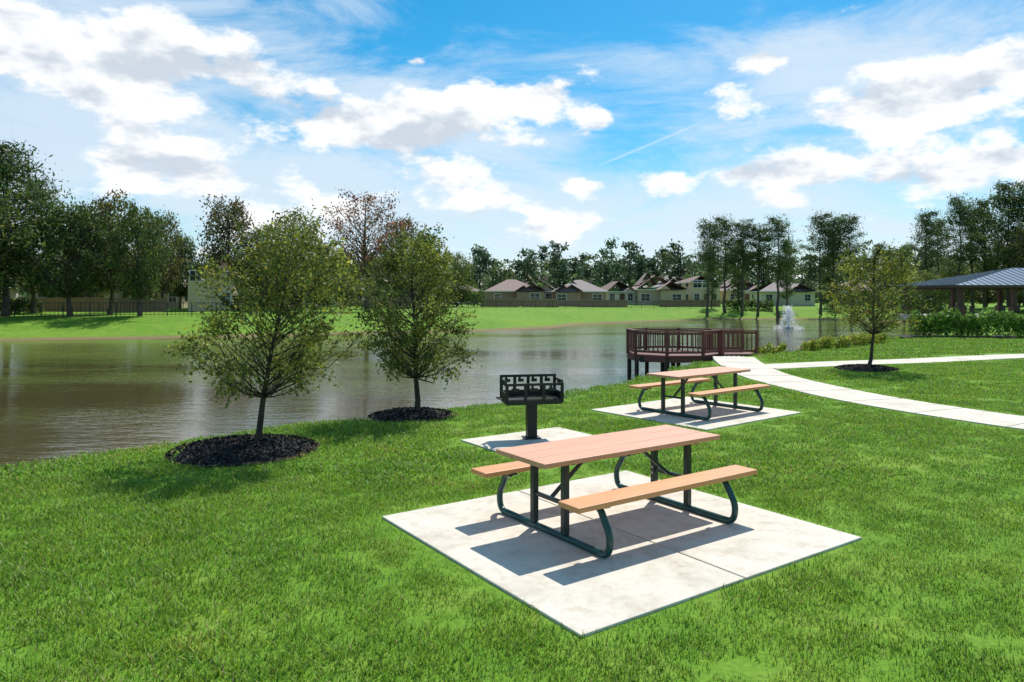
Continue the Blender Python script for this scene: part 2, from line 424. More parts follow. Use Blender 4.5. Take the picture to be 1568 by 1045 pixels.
for (px_,py_) in oc+[(0,0),(-.7,-.9),(.9,-.9),(2.6,-.9),(2.6,.5)]:
    mb.tube([(px_*.97,py_*.97,-2.4),(px_*.97,py_*.97,-.1)],.085,10)
for yy in (-.9,0,.9): mb.box((0,yy,zd-.16),(3.2,.08,.24))
part('piles',dk,mb,M['pile'])

# ---------------------------------------------------------------- trees
def gen_tree(seed,H,z0,R,nclump,lper,lsize,sig,cols,tr=.05,prof='oak',lean=(0,0),aspect=.5,yellow=.2,flat=.75,inner=.35,twig=3,lob=0.,spray=0):
    rng=np.random.default_rng(seed);mb=MB()
    k=9;t=np.linspace(0,1,k)
    wob=np.cumsum(rng.normal(size=(k,2))*H*.008,axis=0);wob[0]=0
    P=np.c_[lean[0]*t+wob[:,0],lean[1]*t+wob[:,1],-.12+t*(H*.93+.12)]
    rad=tr*(1-.88*t)+tr*.35*np.exp(-t*14)
    mb.tube(P,rad,10,0,cap=False)
    def trunk(z):
        u=np.clip((z+.12)/(H*.93+.12),0,1); return np.array([np.interp(u,t,P[:,0]),np.interp(u,t,P[:,1]),z]),np.interp(u,t,rad)
    CH=H-z0;ph=rng.random(4)*6.28
    for c in range(nclump):
        tt=(c+rng.random())/nclump
        tt=tt**.9
        if prof=='oak': pr=(math.sin(math.pi*min(1,(tt*.84+.16))**.8)+.08)*(1-.25*tt)*1.12
        elif prof=='egg': pr=math.sqrt(max(0,1-((tt-.36)/.70)**2))*.98 if tt>.36 else math.sqrt(max(0,1-((.36-tt)/.50)**2))
        elif prof=='round': pr=math.sqrt(max(0,1-(2*tt-1)**2*.85))
        elif prof=='pine': pr=(.55+.45*math.sin(math.pi*tt))*(1-.35*tt)
        elif prof=='vase': pr=.35+.75*math.sin(math.pi*tt*.8)
        th=c*2.39996+rng.normal()*.4
        pr*=1+lob*(math.sin(2*th+ph[0]+4*tt)+.8*math.sin(3*th+ph[1]-7*tt))+lob*.9*math.sin(9*tt+ph[2])
        rr=R*pr*(inner+(1-inner)*math.sqrt(rng.random()))*rng.uniform(.72,1.16)
        z=z0+CH*(tt*.93)+rng.normal()*CH*(.02+lob*.12)
        z=max(z,z0)
        ax,tr_=trunk(min(z,H*.9))
        ce=np.array([ax[0]+rr*math.cos(th),ax[1]+rr*math.sin(th),z])
        zs=max(z0*.82,min(H*.86,z-rr*(.75 if prof!='pine' else .1)-.05*CH))
        st,sr=trunk(zs)
        mid1=st*.6+ce*.4+np.array([0,0,-.02*CH])+rng.normal(size=3)*rr*.06;mid2=st*.25+ce*.75+rng.normal(size=3)*rr*.07
        br=max(sr*.38,tr*.07)
        mb.tube([st,mid1,mid2,ce],[br,br*.7,br*.42,br*.15],5,0,cap=False)
        for q in range(twig):
            tip=ce+rng.normal(size=3)*sig*1.3+np.array([0,0,sig*.6]);mb.tube([mid2*.5+ce*.5,(ce+tip)/2,tip],[br*.3,br*.2,br*.08],4,0,cap=False)
        n=int(lper*rng.uniform(.35,1.55))
        if n<1: continue
        g=rng.normal(size=(n,3))*sig*np.array([1,1,flat])*rng.uniform(.7,1.25)
        f=rng.random(n)[:,None];u_=rng.random((n,1))
        base=np.where(f<.75,ce,mid1*(1-u_)+ce*u_)
        C=base+g
        C[:,2]=np.maximum(C[:,2],z0-.04*H)
        for q in range(spray):
            d=(ce-np.array([ax[0],ax[1],z0+CH*.35]));d/=np.linalg.norm(d)+1e-6
            d=d+rng.normal(size=3)*.45+np.array([0,0,.3]);d/=np.linalg.norm(d);Ls=sig*rng.uniform(1.6,3.4)
            m=13;u2=np.linspace(.1,1,m)[:,None];sp=ce+d*Ls*u2+rng.normal(size=(m,3))*sig*.16
            mb.tube([ce,ce+d*Ls*.5,ce+d*Ls],[br*.3,br*.18,br*.08],4,0,cap=False);C=np.vstack([C,sp])
        n=len(C)
        col=np.array(cols[rng.integers(len(cols))])*rng.uniform(.6,1.35)
        cc=np.tile(col,(n,1))*rng.uniform(.6,1.45,(n,1))
        ys_=rng.random(n)<yellow; cc[ys_]=cc[ys_]*np.array([1.6,1.3,.8])
        mb.leaves(C,lsize*rng.uniform(.6,1.35,n),1,cc,aspect,rng)
    return mb
OAKC=[(.20,.235,.045),(.24,.265,.05),(.15,.19,.04),(.11,.155,.035)]
def near_tree(x,y,**k):
    mb=gen_tree(cols=OAKC,**k);obj('oak_tree',mb.mesh('oak_tree',[M['bark'],M['leaf']],False),(x,y,hz(x,y)))
near_tree(-3.72,10.3,seed=11,H=3.28,z0=.93,R=1.10,nclump=120,lper=78,lsize=.060,sig=.115,tr=.048,lean=(.46,0),yellow=.24,prof='egg',spray=2,lob=.10)
near_tree(-1.80,13.5,seed=17,H=3.55,z0=.88,R=1.05,nclump=130,lper=92,lsize=.064,sig=.12,tr=.055,lean=(.14,0),yellow=.14,prof='egg',spray=2,lob=.10)
near_tree(10.72,21.7,seed=13,H=3.7,z0=1.3,R=1.3,nclump=90,lper=55,lsize=.085,sig=.15,tr=.055,prof='round',yellow=.38,spray=2,lob=.10)

BM=[M['barkfar'],M['leaf']]
DK=[(.075,.125,.028),(.115,.165,.038),(.055,.095,.025),(.14,.175,.045)]
V={}
V['oak1']=gen_tree(21,12,2.4,5.0,120,66,.40,.58,DK,.30,'round',yellow=.10,inner=.35,twig=2,lob=.16).mesh('oak_far_a',BM)
V['oak2']=gen_tree(22,12,3.0,4.6,105,60,.40,.56,[(.11,.13,.035),(.145,.165,.045),(.09,.10,.035),(.16,.15,.05)],.30,'round',yellow=.12,inner=.35,twig=2,lob=.16).mesh('oak_far_b',BM)
V['oak4']=gen_tree(27,12,2.6,4.8,115,62,.40,.58,[(.065,.12,.035),(.09,.145,.045),(.12,.18,.045)],.30,'egg',yellow=.08,inner=.35,twig=2,lob=.17).mesh('oak_far_d',BM)
V['oak3']=gen_tree(23,12,1.6,4.6,120,56,.40,.65,[(.13,.18,.04),(.16,.21,.046)],.25,'egg',yellow=.15,twig=1,lob=.12).mesh('oak_far_c',BM)
V['pine1']=gen_tree(31,15,7.2,3.0,58,95,.38,.50,[(.065,.115,.035),(.09,.14,.04)],.22,'pine',aspect=.25,yellow=.05,flat=.45,inner=.2,twig=1,lob=.14).mesh('pine_far_a',BM)
V['pine2']=gen_tree(32,15,6.0,3.3,60,95,.38,.52,[(.07,.12,.035),(.095,.145,.04)],.22,'pine',aspect=.25,yellow=.08,flat=.45,inner=.2,twig=1,lob=.14).mesh('pine_far_b',BM)
V['pine3']=gen_tree(33,15,3.0,3.6,95,90,.40,.56,[(.075,.125,.035),(.10,.155,.042)],.24,'pine',aspect=.3,yellow=.08,flat=.5,inner=.2,twig=1,lob=.14).mesh('pine_far_c',BM)
V['red']=gen_tree(41,12,4.2,3.9,80,42,.30,.42,[(.34,.14,.09),(.27,.12,.08),(.22,.14,.07)],.32,'vase',yellow=.0,inner=.45,twig=3,lob=.1).mesh('oak_bronze',BM)
V['olive']=gen_tree(42,12,3.5,4.4,100,56,.38,.58,[(.17,.11,.05),(.13,.12,.045),(.11,.13,.04)],.30,'round',yellow=.0,inner=.35,twig=2,lob=.14).mesh('oak_olive',BM)
def bt(kind,px,d,top,name=None,wide=1.0,base=None):
    x=(px)*d; z=hz(x,d); h=(top*d+2.2)-z
    kk=kind.rstrip('1234')
    h0={'oak':12.3,'pine':15.0,'red':12,'olive':12.2}[kk]
    s=h/h0
    nm={'oak':'oak_tree','pine':'pine_tree','red':'bronze_oak_tree','olive':'oak_tree'}[kk]
    obj(nm,V[kind],(x,d,z-.1),random.random()*6.28,(s*wide,s*wide,s))
def b(px): return (px-784)/1100
def tp(py): return (455-py)/1100
T=[('pine3',8,64,205,1.15),('pine3',50,72,262,1.0),('pine3',-40,70,240,1.1),('oak1',-60,60,250,1.1),('oak4',108,66,300,.82),('oak2',168,70,292,.76),('oak1',214,66,308,.66),('oak2',246,80,322,.66),('oak1',75,84,325,.85),('oak4',140,86,318,.8),('oak4',275,88,352,.55),
('oak2',-170,62,260,1),('oak1',-280,66,270,1),
('olive',352,96,300,.78),('oak3',448,88,318,.82),('oak3',405,98,340,.8),('oak3',492,100,368,.8),('red',563,84,292,.9),('olive',615,98,328,.68),('oak3',655,104,360,.8),('oak3',525,108,382,.9),('oak3',700,112,385,.8),
('pine1',1083,104,334,.9),('pine2',1110,108,326,.95),('pine1',1136,106,333,.85),('pine1',1160,106,340,.9),('pine2',1192,104,326,.95),('pine3',1130,112,360,.65),('pine3',1205,112,362,.65),('pine3',1090,114,372,.6),
('pine2',1256,106,320,.85),('pine1',1280,106,328,.8),('pine1',1304,104,324,.85),('pine3',1275,114,352,.75),
('pine3',1345,120,368,.85),('pine3',1385,118,372,.85),('pine2',1418,92,316,.78),('pine1',1440,96,330,.85),('pine2',1470,88,294,.85),('pine1',1490,92,312,.85),('pine3',1508,92,298,.75),('pine3',1545,86,270,.85),('pine3',1570,84,266,.9),('oak2',1595,80,330,.9),('pine3',1630,88,270,1),('oak1',1690,80,300,1),('pine2',1760,86,290,1),
('oak3',1418,84,412,1),('oak3',1455,100,388,1),('oak3',1510,98,394,1.1),('oak3',1560,96,396,1.1),('pine3',1360,112,385,.8)]
for k,px,d,py,w in T: bt(k,b(px),d,tp(py),wide=w)

def distant():
    rng=np.random.default_rng(5);mb=MB()
    n=400
    for k in range(n):
        ang=-1.15+2.3*(k+rng.random())/n
        d=rng.uniform(172,235) ; x=d*math.tan(ang) if abs(ang)<1.2 else 0
        if abs(x)>480: continue
        pine=rng.random()<.62
        H=rng.uniform(9.5,15.4)*(d/205)*(1.1 if pine else .86)*(1+.08*math.sin(x*.05)); z0=H*(.28 if pine else .08); R=rng.uniform(3.0,4.6)*(.70 if pine else 1.2)
        mb.tube([(x,d,.2),(x,d,H*.85)],[.3,.12],4,0,cap=False)
        m=26
        tt=rng.random(m);pr=np.sqrt(1-(2*tt-1)**2*.8) if not pine else (1-.6*tt)
        th=rng.random(m)*6.28;rr=R*pr*(.3+.7*rng.random(m))
        CE=np.c_[x+rr*np.cos(th),d+rr*np.sin(th),z0+(H-z0)*tt]
        L=19;C=np.repeat(CE,L,0)+rng.normal(size=(m*L,3))*np.array([1,1,.6])*.75
        base=np.array([.085,.135,.065]) if pine else np.array([.12,.165,.065])
        cc=np.repeat(base[None]*rng.uniform(.6,1.35,(m,1)),L,0)*rng.uniform(.7,1.3,(m*L,1))*rng.uniform(.85,1.15)
        mb.leaves(C,rng.uniform(.6,1.1,m*L),1,cc,.6,rng)
    m=14000;x=rng.uniform(-420,440,m);y=rng.uniform(165,185,m);z=.3+rng.random(m)**1.2*(5.6+1.5*np.sin(x*.07)+1.2*np.sin(x*.19))
    cc=np.array([[.09,.14,.05]])*rng.uniform(.5,1.4,(m,1))
    mb.leaves(np.c_[x,y,z],rng.uniform(1.1,2.1,m),1,cc,.7,rng)
    obj('distant_treeline',mb.mesh('distant_treeline',BM))
distant()

# ---------------------------------------------------------------- shrubs and hedge
def shrub_mass(name,pts,w,h,n,size,cols,seed,taper=.0):
    rng=np.random.default_rng(seed);mb=MB();P=np.array(pts,float)
    t=rng.random(n)*(len(P)-1);i=np.minimum(t.astype(int),len(P)-2);f=(t-i)[:,None]
    c=P[i]*(1-f)+P[i+1]*f
    th=rng.random(n)*math.pi;rr=.55+.45*rng.random(n)**.5
    lump=1+.13*np.sin(t*9+seed)+.10*np.sin(t*23)+.08*np.sin(t*51)
    ox=np.sign(np.cos(th))*np.abs(np.cos(th))**.6*w/2*rr*lump
    oz=np.abs(np.sin(th))**.6*h*rr*lump
    d=P[i+1]-P[i];d/=np.linalg.norm(d,axis=1)[:,None]
    x=c[:,0]-d[:,1]*ox;y=c[:,1]+d[:,0]*ox
    z=height(x,y)+oz+rng.normal(size=n)*.03
    cc=np.array(cols)[rng.integers(len(cols),size=n)]*rng.uniform(.5,1.5,(n,1))
    mb.leaves(np.c_[x,y,z],size*rng.uniform(.6,1.4,n),1,cc,.55,rng)
    for k in range(int(10*len(P))):
        q=P[0]+(P[-1]-P[0])*rng.random();zz=hz(q[0],q[1])
        mb.tube([(q[0],q[1],zz-.05),(q[0]+rng.normal()*.1,q[1],zz+h*.7)],[.02,.008],5,0,cap=False)
    obj(name,mb.mesh(name,[M['bark'],M['leaf']]))
shrub_mass('hedge',[(21.9,39.2),(25,38.6),(29,38.3),(36,38.5),(44,39.5)],1.5,1.3,22000,.15,[(.14,.27,.035),(.18,.32,.05),(.10,.20,.03)],3)
mb=MB()
hp=[(21.0,38.6),(25,37.2),(29,36.9),(36,37.1),(44,38.0)];hq=[(21.4,40.2),(25,39.8),(29,39.6),(36,39.8),(44,40.8)]
for a in range(4):
    mb.add([(*hp[a],.05),(*hp[a+1],.05),(*hq[a+1],.07),(*hq[a],.07)],[[0,1,2,3]])
obj('mulch_strip',mb.mesh('mulch_strip',[M['mulch']]))
for k,(x,y,w,h) in enumerate([(9.95,29.0,1.0,.45),(10.8,29.5,.9,.42),(12.5,30.4,1.0,.42),(13.4,31.0,1.0,.5),(14.4,31.7,1.1,.48),(15.5,32.8,1.2,.55),(16.6,33.9,1.2,.5),(17.6,35.0,1.1,.5),(8.0,27.9,.5,.3)]):
    shrub_mass('ornamental_shrub',[(x-w*.35,y),(x+w*.35,y+.1)],w,h,900,.11,[(.38,.40,.05),(.22,.36,.05),(.42,.38,.07)],50+k)

# ---------------------------------------------------------------- pavilion
pv=empty('pavilion',(47.0,65,.5),0)
W,D,ez,rz,ri=20,10,2.7,4.3,8.2
x0,x1,y0,y1=-W/2,W/2,-D/2,D/2
mb=MB()
v=[(x0,y0,ez),(x1,y0,ez),(x1,y1,ez),(x0,y1,ez),(x0+ri,0,rz),(x1-ri,0,rz)]
mb.add(v,[[0,1,5,4],[2,3,4,5],[0,4,3,3],[1,2,5,5]])
part('roof',pv,mb,M['roofmetal'])
mb=MB()
k=x0+.3
while k<x1-.1:
    yy=min(1,(min(k-x0,x1-k))/ri)
    for s in (-1,1): mb.beam((k,s*D/2,ez+.02),(k,s*D/2*(1-yy),ez+(rz-ez)*yy+.02),.05,.07)
    k+=.6
k=y0+.3
while k<y1-.1:
    yy=min(1,(min(k-y0,y1-k))/(D/2))
    for s in (-1,1): mb.beam((s*W/2,k,ez+.02),(s*(W/2-ri*yy),k,ez+(rz-ez)*yy+.02),.05,.07)
    k+=.6
part('standing_seams',pv,mb,M['roofmetal'])
mb=MB()
for s in (-1,1):
    mb.box((0,s*(D/2-.06),ez-.12),(W-.1,.06,.2));mb.box((s*(W/2-.06),0,ez-.12),(.06,D-.3,.2))
    mb.box((0,s*(D/2-.8),ez-.16),(W-1.2,.14,.26))
part('beams',pv,mb,M['post'])
mb=MB()
for px_ in (-9,-4.5,0,4.5,9):
    for s in (-1,1):
        mb.box((px_,s*(D/2-.8),1.2),(.34,.34,2.4)); mb.box((px_,s*(D/2-.8),.45),(.6,.6,.9))
part('columns',pv,mb,M['post'],.01)
mb=MB();mb.box((0,0,-.2),(W,D,.5));part('floor_slab',pv,mb,M['conc'])
mb=MB()
for px_ in (-6,-2,3):
    mb.box((px_,0,.86),(1.8,.7,.05));mb.box((px_,-.6,.56),(1.8,.25,.05));mb.box((px_,.6,.56),(1.8,.25,.05))
    for q in (-.6,.6): mb.box((px_+q,0,.45),(.06,.6,.8));mb.box((px_+q,0,.3),(.05,1.3,.06))
part('tables_inside',pv,mb,M['leg'])

# ---------------------------------------------------------------- houses
def gable_or_hip(mb,cx,cy,w,d,ez,rz,over=.5,hip=True,mat=0):
    x0,x1,y0,y1=cx-w/2-over,cx+w/2+over,cy-d/2-over,cy+d/2+over
    if w>=d:
        r=(y1-y0)/2*(.9 if hip else 0)
        a=(x0+r,cy,rz);b_=(x1-r,cy,rz)
        v=[(x0,y0,ez),(x1,y0,ez),(x1,y1,ez),(x0,y1,ez),a,b_]
        mb.add(v,[[0,1,5,4],[2,3,4,5],[0,4,3,3],[1,2,5,5],[0,3,2,1]],mat)
    else:
        r=(x1-x0)/2*(.9 if hip else 0)
        a=(cx,y0+r,rz);b_=(cx,y1-r,rz)
        v=[(x0,y0,ez),(x1,y0,ez),(x1,y1,ez),(x0,y1,ez),a,b_]
        mb.add(v,[[0,4,5,3],[1,2,5,4],[0,1,4,4],[2,3,5,5],[0,3,2,1]],mat)
def house(name,x,y,w,d,eave,ridge,rot,wall,roof,wing=None,storeys=1,seed=0):
    rng=random.Random(seed)
    e=empty(name,(x,y,hz(x,y)-.05),rot)
    mb=MB();mb.box((0,0,eave/2),(w,d,eave))
    if wing: wx,ww,wd,wr=wing;mb.box((wx,-d/2-wd/2+.02,eave/2-.1),(ww,wd,eave-.2))
    part('walls',e,mb,M[wall])
    mb=MB();gable_or_hip(mb,0,0,w,d,eave,ridge)
    if wing: gable_or_hip(mb,wx,-d/2-wd/2+d*.2,ww,wd+d*.4,eave-.02,wr,.45,True)
    if seed%2: gable_or_hip(mb,-w*.2,d*.05,w*.4,d*.6,eave+.9,ridge+.35,.2,True)
    part('roof',e,mb,M[roof])
    if seed%3==1:
        mb=MB();gx=w*.26;gw=w*.2
        mb.add([(gx-gw,-d/2-.03,eave-.1),(gx+gw,-d/2-.03,eave-.1),(gx,-d/2-.03,eave+gw*.62),(gx,-d/2-.03,eave+gw*.62)],[[0,1,2,3]])
        part('gable_end',e,mb,M[wall])
        mb=MB()
        for s in (-1,1):
            mb.add([(gx+s*(gw+.4),-d/2-.45,eave-.3),(gx,-d/2-.45,eave+gw*.66),(gx,d*.1,eave+gw*.66),(gx+s*(gw+.4),-d*.1,eave-.3)],[[0,1,2,3]])
        part('gable_roof',e,mb,M[roof])
    mt=MB();mg=MB();md=MB()
    mt.box((0,-d/2-.47,eave-.06),(w+.9,.06,.16));mt.box((-w/2-.47,0,eave-.06),(.06,d+.8,.16));mt.box((w/2+.47,0,eave-.06),(.06,d+.8,.16))
    yf=-d/2
    for s in range(storeys):
        zc=1.45+s*2.5
        nwin=max(3,int(w/3))
        for k in range(nwin):
            xx=-w/2+w*(k+.5)/nwin+rng.uniform(-.3,.3)
            yy=yf
            if wing and abs(xx-wing[0])<wing[1]/2+.6:
                if abs(xx-wing[0])<wing[1]/2-.7: yy=yf-wing[2]+.02
                else: continue
            if s==0 and k==nwin//2 and yy==yf:
                md.box((xx,yy-.03,1.05),(1.0,.06,2.1));mt.box((xx,yy-.02,2.16),(1.3,.08,.1));continue
            ww_=rng.choice((.9,1.1,1.6));hh=rng.choice((1.1,1.3))
            mg.box((xx,yy-.02,zc),(ww_,.04,hh))
            mt.box((xx,yy-.04,zc+hh/2+.05),(ww_+.2,.08,.1));mt.box((xx,yy-.04,zc-hh/2-.05),(ww_+.2,.08,.1))
            mt.box((xx-ww_/2-.05,yy-.04,zc),(.1,.08,hh));mt.box((xx+ww_/2+.05,yy-.04,zc),(.1,.08,hh));mt.box((xx,yy-.045,zc),(.05,.05,hh));mt.box((xx,yy-.05,zc),(ww_,.04,.05))
        for sd_ in (-1,1):
            for q in (-.25,.2): mg.box((sd_*(w/2+.02),d*q,zc),(.04,1.0,1.1));mt.box((sd_*(w/2+.03),d*q,zc+.6),(.06,1.2,.1))
    part('windows',e,mg,M['glass']);part('trim',e,mt,M['trim'])
    if md.n: part('door',e,md,M['door'])
    mv=MB()
    for k in range(3): mv.tube([(w*.1*k,d*.1,ridge-1.2),(w*.1*k,d*.1,ridge-.1)],.06,6,cap=False)
    mv.box((w*.25,d*.15,ridge-.35),(.5,.5,.9))
    part('roof_vents',e,mv,M['brick'])
def hs(name,px,d,wpx,eave,ridge,**k):
    house(name,b(px)*d,d+5,wpx/1100*d,k.pop('dep',9),eave,ridge,k.pop('rot',0),**k)
hs('brick_house',783,124,84,2.5,4.6,wall='brick',roof='shingle',wing=(2.6,4.6,2.5,4.1),seed=2,rot=.1)
hs('brick_house',822,134,64,2.6,5.4,wall='brick2',roof='shingle3',seed=1,rot=-.1)
hs('brick_house',890,124,80,2.5,4.6,wall='brick',roof='shingle2',wing=(-2,4.2,2.0,4.1),seed=3,rot=-.05)
hs('siding_house',948,134,44,2.5,4.5,wall='siding2',roof='shingle3',seed=4,rot=.15)
hs('brick_house',1010,132,64,2.9,5.7,wall='brick2',roof='shingle',wing=(2.2,4.4,2,4.4),seed=5)
hs('two_storey_house',1078,138,46,4.3,5.6,wall='siding',roof='shingle3',storeys=2,seed=6,rot=.1)
hs('siding_house',1042,146,54,3.6,5.7,wall='siding2',roof='shingle2',seed=7)
hs('brick_house',1212,128,80,2.6,4.7,wall='siding2',roof='shingle2',wing=(2,4.0,2,4.0),seed=8,rot=-.1)
hs('two_storey_house',298,80,66,4.0,5.6,wall='siding',roof='shingle',storeys=2,wing=(-1.0,2.4,1.4,4.9),seed=10,rot=.3,dep=6)
hs('brick_house',225,92,80,2.7,4.7,wall='brick2',roof='shingle2',seed=20,rot=.1,dep=8)
hs('brick_house',90,86,110,2.7,4.7,wall='brick2',roof='shingle',seed=10,rot=.1,dep=8)
hs('brick_house',565,112,85,2.6,4.8,wall='brick2',roof='shingle2',seed=12,rot=.2)
hs('siding_house',500,118,60,2.7,4.9,wall='siding2',roof='shingle2',seed=13,rot=-.2)
hs('brick_house',690,134,80,2.6,4.6,wall='brick2',roof='shingle',seed=17,rot=.1)
hs('siding_house',400,112,80,2.6,4.8,wall='siding',roof='shingle3',seed=18,rot=.1)
hs('brick_house',-120,84,120,2.7,4.7,wall='brick',roof='shingle',seed=14)
hs('siding_house',1345,132,80,2.6,4.6,wall='siding2',roof='shingle',seed=15)
hs('siding_house',1145,142,60,2.7,4.9,wall='siding',roof='shingle',seed=19)

# ---------------------------------------------------------------- fences
def wood_fence(p0,p1,h=1.6):
    mb=MB();a=np.array(p0,float);c=np.array(p1,float);L=np.linalg.norm(c-a);n=int(L/.3);an=math.atan2(*(c-a)[::-1])
    for k in range(n):
        q=a+(c-a)*(k+.5)/n;z=hz(*q);hh=h+random.uniform(-.03,.03);mb.box((q[0],q[1],z+hh/2),(.285,.03,hh),an)
        if k%8==0: mb.box((q[0],q[1]+.06,z+h/2),(.1,.1,h+.1),an)
    obj('wooden_fence',mb.mesh('wooden_fence',[M['fencewood']]))
wood_fence((-5,115),(1.2,114),1.4);wood_fence((1.6,114),(7.5,115),1.4);wood_fence((11,116),(19,118),1.2);wood_fence((25,122),(36,124),1.2);wood_fence((-21,100),(-13,103));wood_fence((-53,77),(-38,79),1.5)
def metal_fence(pts,h=1.3):
    mb=MB()
    for (p0,p1) in zip(pts[:-1],pts[1:]):
        a=np.array(p0,float);c=np.array(p1,float);L=np.linalg.norm(c-a);n=int(L/.35)
        z0=hz(*a);z1=hz(*c)
        for f in (h-.05,.2): mb.beam((a[0],a[1],z0+f),(c[0],c[1],z1+f),.04,.05)
        for k in range(n+1):
            q=a+(c-a)*k/n;z=z0+(z1-z0)*k/n;t=.07 if k%6==0 else .025
            mb.box((q[0],q[1],z+h/2),(t,t,h))
    obj('metal_fence',mb.mesh('metal_fence',[M['black']]))
metal_fence([(-70,60),(-50,62),(-40,64),(-28,68),(-20,75)]);metal_fence([(-8,100),(6,107),(20,111),(38,116)],1.1)

for k,(px,d,w,h) in enumerate([(10,72,5,1.3),(400,86,7,2),(470,90,7,2.2),(640,104,8,2.6),(700,110,8,2.4),(1150,112,7,1.4),(1300,112,8,2.4),(1370,104,9,2.4),(1430,90,8,3)]):
    x=b(px)*d; shrub_mass('bush',[(x-w/2,d),(x,d+1),(x+w/2,d)],2.6,h,1500,.38,[(.10,.155,.036),(.13,.20,.045),(.08,.125,.03)],80+k)

# ---------------------------------------------------------------- fountain
fo=empty('pond_fountain',(28.2,73.3,-1))
rng=np.random.default_rng(9);mb=MB()
C=[]
for k in range(60):
    a=k*2.39996;top=2.35*rng.uniform(.45,1);sp=rng.uniform(.3,1.1)
    for u in np.linspace(0,1,46):
        r=.06+sp*u*(.5+.5*u)
        z=top*(1-((u-.42)/.42)**2) if u<.42 else top*(1-((u-.42)/.58)**2)
        j=rng.normal(size=3)*.03*(1+2*u)
        C.append((r*math.cos(a)+j[0],r*math.sin(a)+j[1],max(0.02,z+j[2])))
for k in range(900): C.append((rng.normal()*.10,rng.normal()*.10,rng.random()*2.3))
for k in range(1100):
    a=rng.random()*6.28;r=rng.uniform(.2,1.5);C.append((r*math.cos(a),r*math.sin(a),rng.random()**2*.3))
mb.leaves(np.array(C),rng.uniform(.05,.12,len(C)),0,np.full((len(C),3),.95),.6,rng)
part('water_jets',fo,mb,M['spray'])
mb=MB();mb.tube([(0,0,-.1),(0,0,.12)],[.55,.5],12,cap=False);mb.tube([(0,0,0),(0,0,.35)],.05,8);part('nozzle_float',fo,mb,M['black'])

# ---------------------------------------------------------------- lawn grass (instanced tufts)
def blocked(x,y,marg):
    out=np.zeros(len(x),bool)
    for cx,cy,a,hu,hv in pads:
        dx,dy=x-cx,y-cy;u=dx*math.cos(a)+dy*math.sin(a);v=-dx*math.sin(a)+dy*math.cos(a)
        out|=(abs(u)<hu+marg)&(abs(v)<hv+marg)
    for Q,w in pathpts:
        d=np.full(len(x),1e9)
        for q0,q1 in zip(Q[:-1],Q[1:]):
            e=q1-q0;t=np.clip(((x-q0[0])*e[0]+(y-q0[1])*e[1])/(e@e),0,1)
            d=np.minimum(d,np.hypot(x-q0[0]-t*e[0],y-q0[1]-t*e[1]))
        out|=d<w+marg
    for cx,cy,r in mulches: out|=np.hypot(x-cx,y-cy)<r+marg*.5
    return out
def tuft(name,r,n,h,w,seed,lean=.6):
    rng=np.random.default_rng(seed);mb=MB()
    rr=r*np.sqrt(rng.random(n));th=rng.random(n)*6.283
    bx=np.c_[rr*np.cos(th),rr*np.sin(th),np.full(n,-.008)]
    hh=h*rng.uniform(.45,1.15,n);ang=rng.random(n)*6.283;ln=hh*rng.uniform(.2,1.2,n)*lean*1.4
    d=np.c_[np.cos(ang),np.sin(ang),np.zeros(n)];s=np.c_[-np.sin(ang+rng.normal(size=n)*.6),np.cos(ang),np.zeros(n)]
    ww=(w*rng.uniform(.6,1.3,n))[:,None]
    up=np.array([0,0,1.])
    m=bx+d*(ln*.4)[:,None]+up*(hh*.6)[:,None];t=bx+d*ln[:,None]+up*(hh*.95)[:,None]
    Vv=np.stack([bx-s*ww*.5,bx+s*ww*.5,m+s*ww*.45,m-s*ww*.45,t+s*ww*.1,t-s*ww*.1],1).reshape(-1,3)
    k=np.arange(n)[:,None]*6
    F=np.vstack([k+np.array([[0,1,2,3]]),k+np.array([[3,2,4,5]])])
    g=np.array([[.215,.41,.036]])*rng.uniform(.45,1.4,(n,1))
    g*=np.c_[rng.uniform(.8,1.35,n),np.ones(n),rng.uniform(.7,1.4,n)]
    dry=rng.random(n)<.08; g[dry]=np.array([.50,.44,.20])*rng.uniform(.6,1.1,(dry.sum(),1))
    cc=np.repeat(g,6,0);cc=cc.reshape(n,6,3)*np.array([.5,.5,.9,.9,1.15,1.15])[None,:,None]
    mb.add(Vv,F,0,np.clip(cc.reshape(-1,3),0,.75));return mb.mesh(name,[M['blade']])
def scatter(x,y,me,seed,smin=.75,smax=1.25):
    rng=np.random.default_rng(seed);n=len(x)
    z=height(x,y);th=rng.random(n)*6.283;sc=rng.uniform(smin,smax,n)*.1/2
    sc=sc*(1+.22*np.sin(x*1.3+.7*np.sin(y*.9))*np.sin(y*1.1+1.0)+.18*(x<-1))
    cs,sn=np.cos(th)*sc,np.sin(th)*sc
    V=np.stack([np.c_[x-cs+sn,y-sn-cs,z],np.c_[x+cs+sn,y+sn-cs,z],np.c_[x+cs-sn,y+sn+cs,z],np.c_[x-cs-sn,y-sn+cs,z]],1).reshape(-1,3)
    mb=MB();mb.add(V,np.arange(4*n).reshape(-1,4))
    o=obj('lawn_grass',mb.mesh('lawn_grass',[M['blade']]))
    o.instance_type='FACES';o.use_instance_faces_scale=True;o.instance_faces_scale=10
    o.show_instancer_for_render=False;o.show_instancer_for_viewport=False
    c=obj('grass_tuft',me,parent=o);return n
tot=0
def jgrid(y0,y1,dens,rng):
    ym=y1;hw=ym*.80+2.5;st=1/math.sqrt(dens)
    gx,gy=np.meshgrid(np.arange(-hw,hw,st),np.arange(y0,y1,st))
    x=gx.ravel();y=gy.ravel()
    return x+rng.uniform(-.45,.45,len(x))*st,y+rng.uniform(-.45,.45,len(x))*st
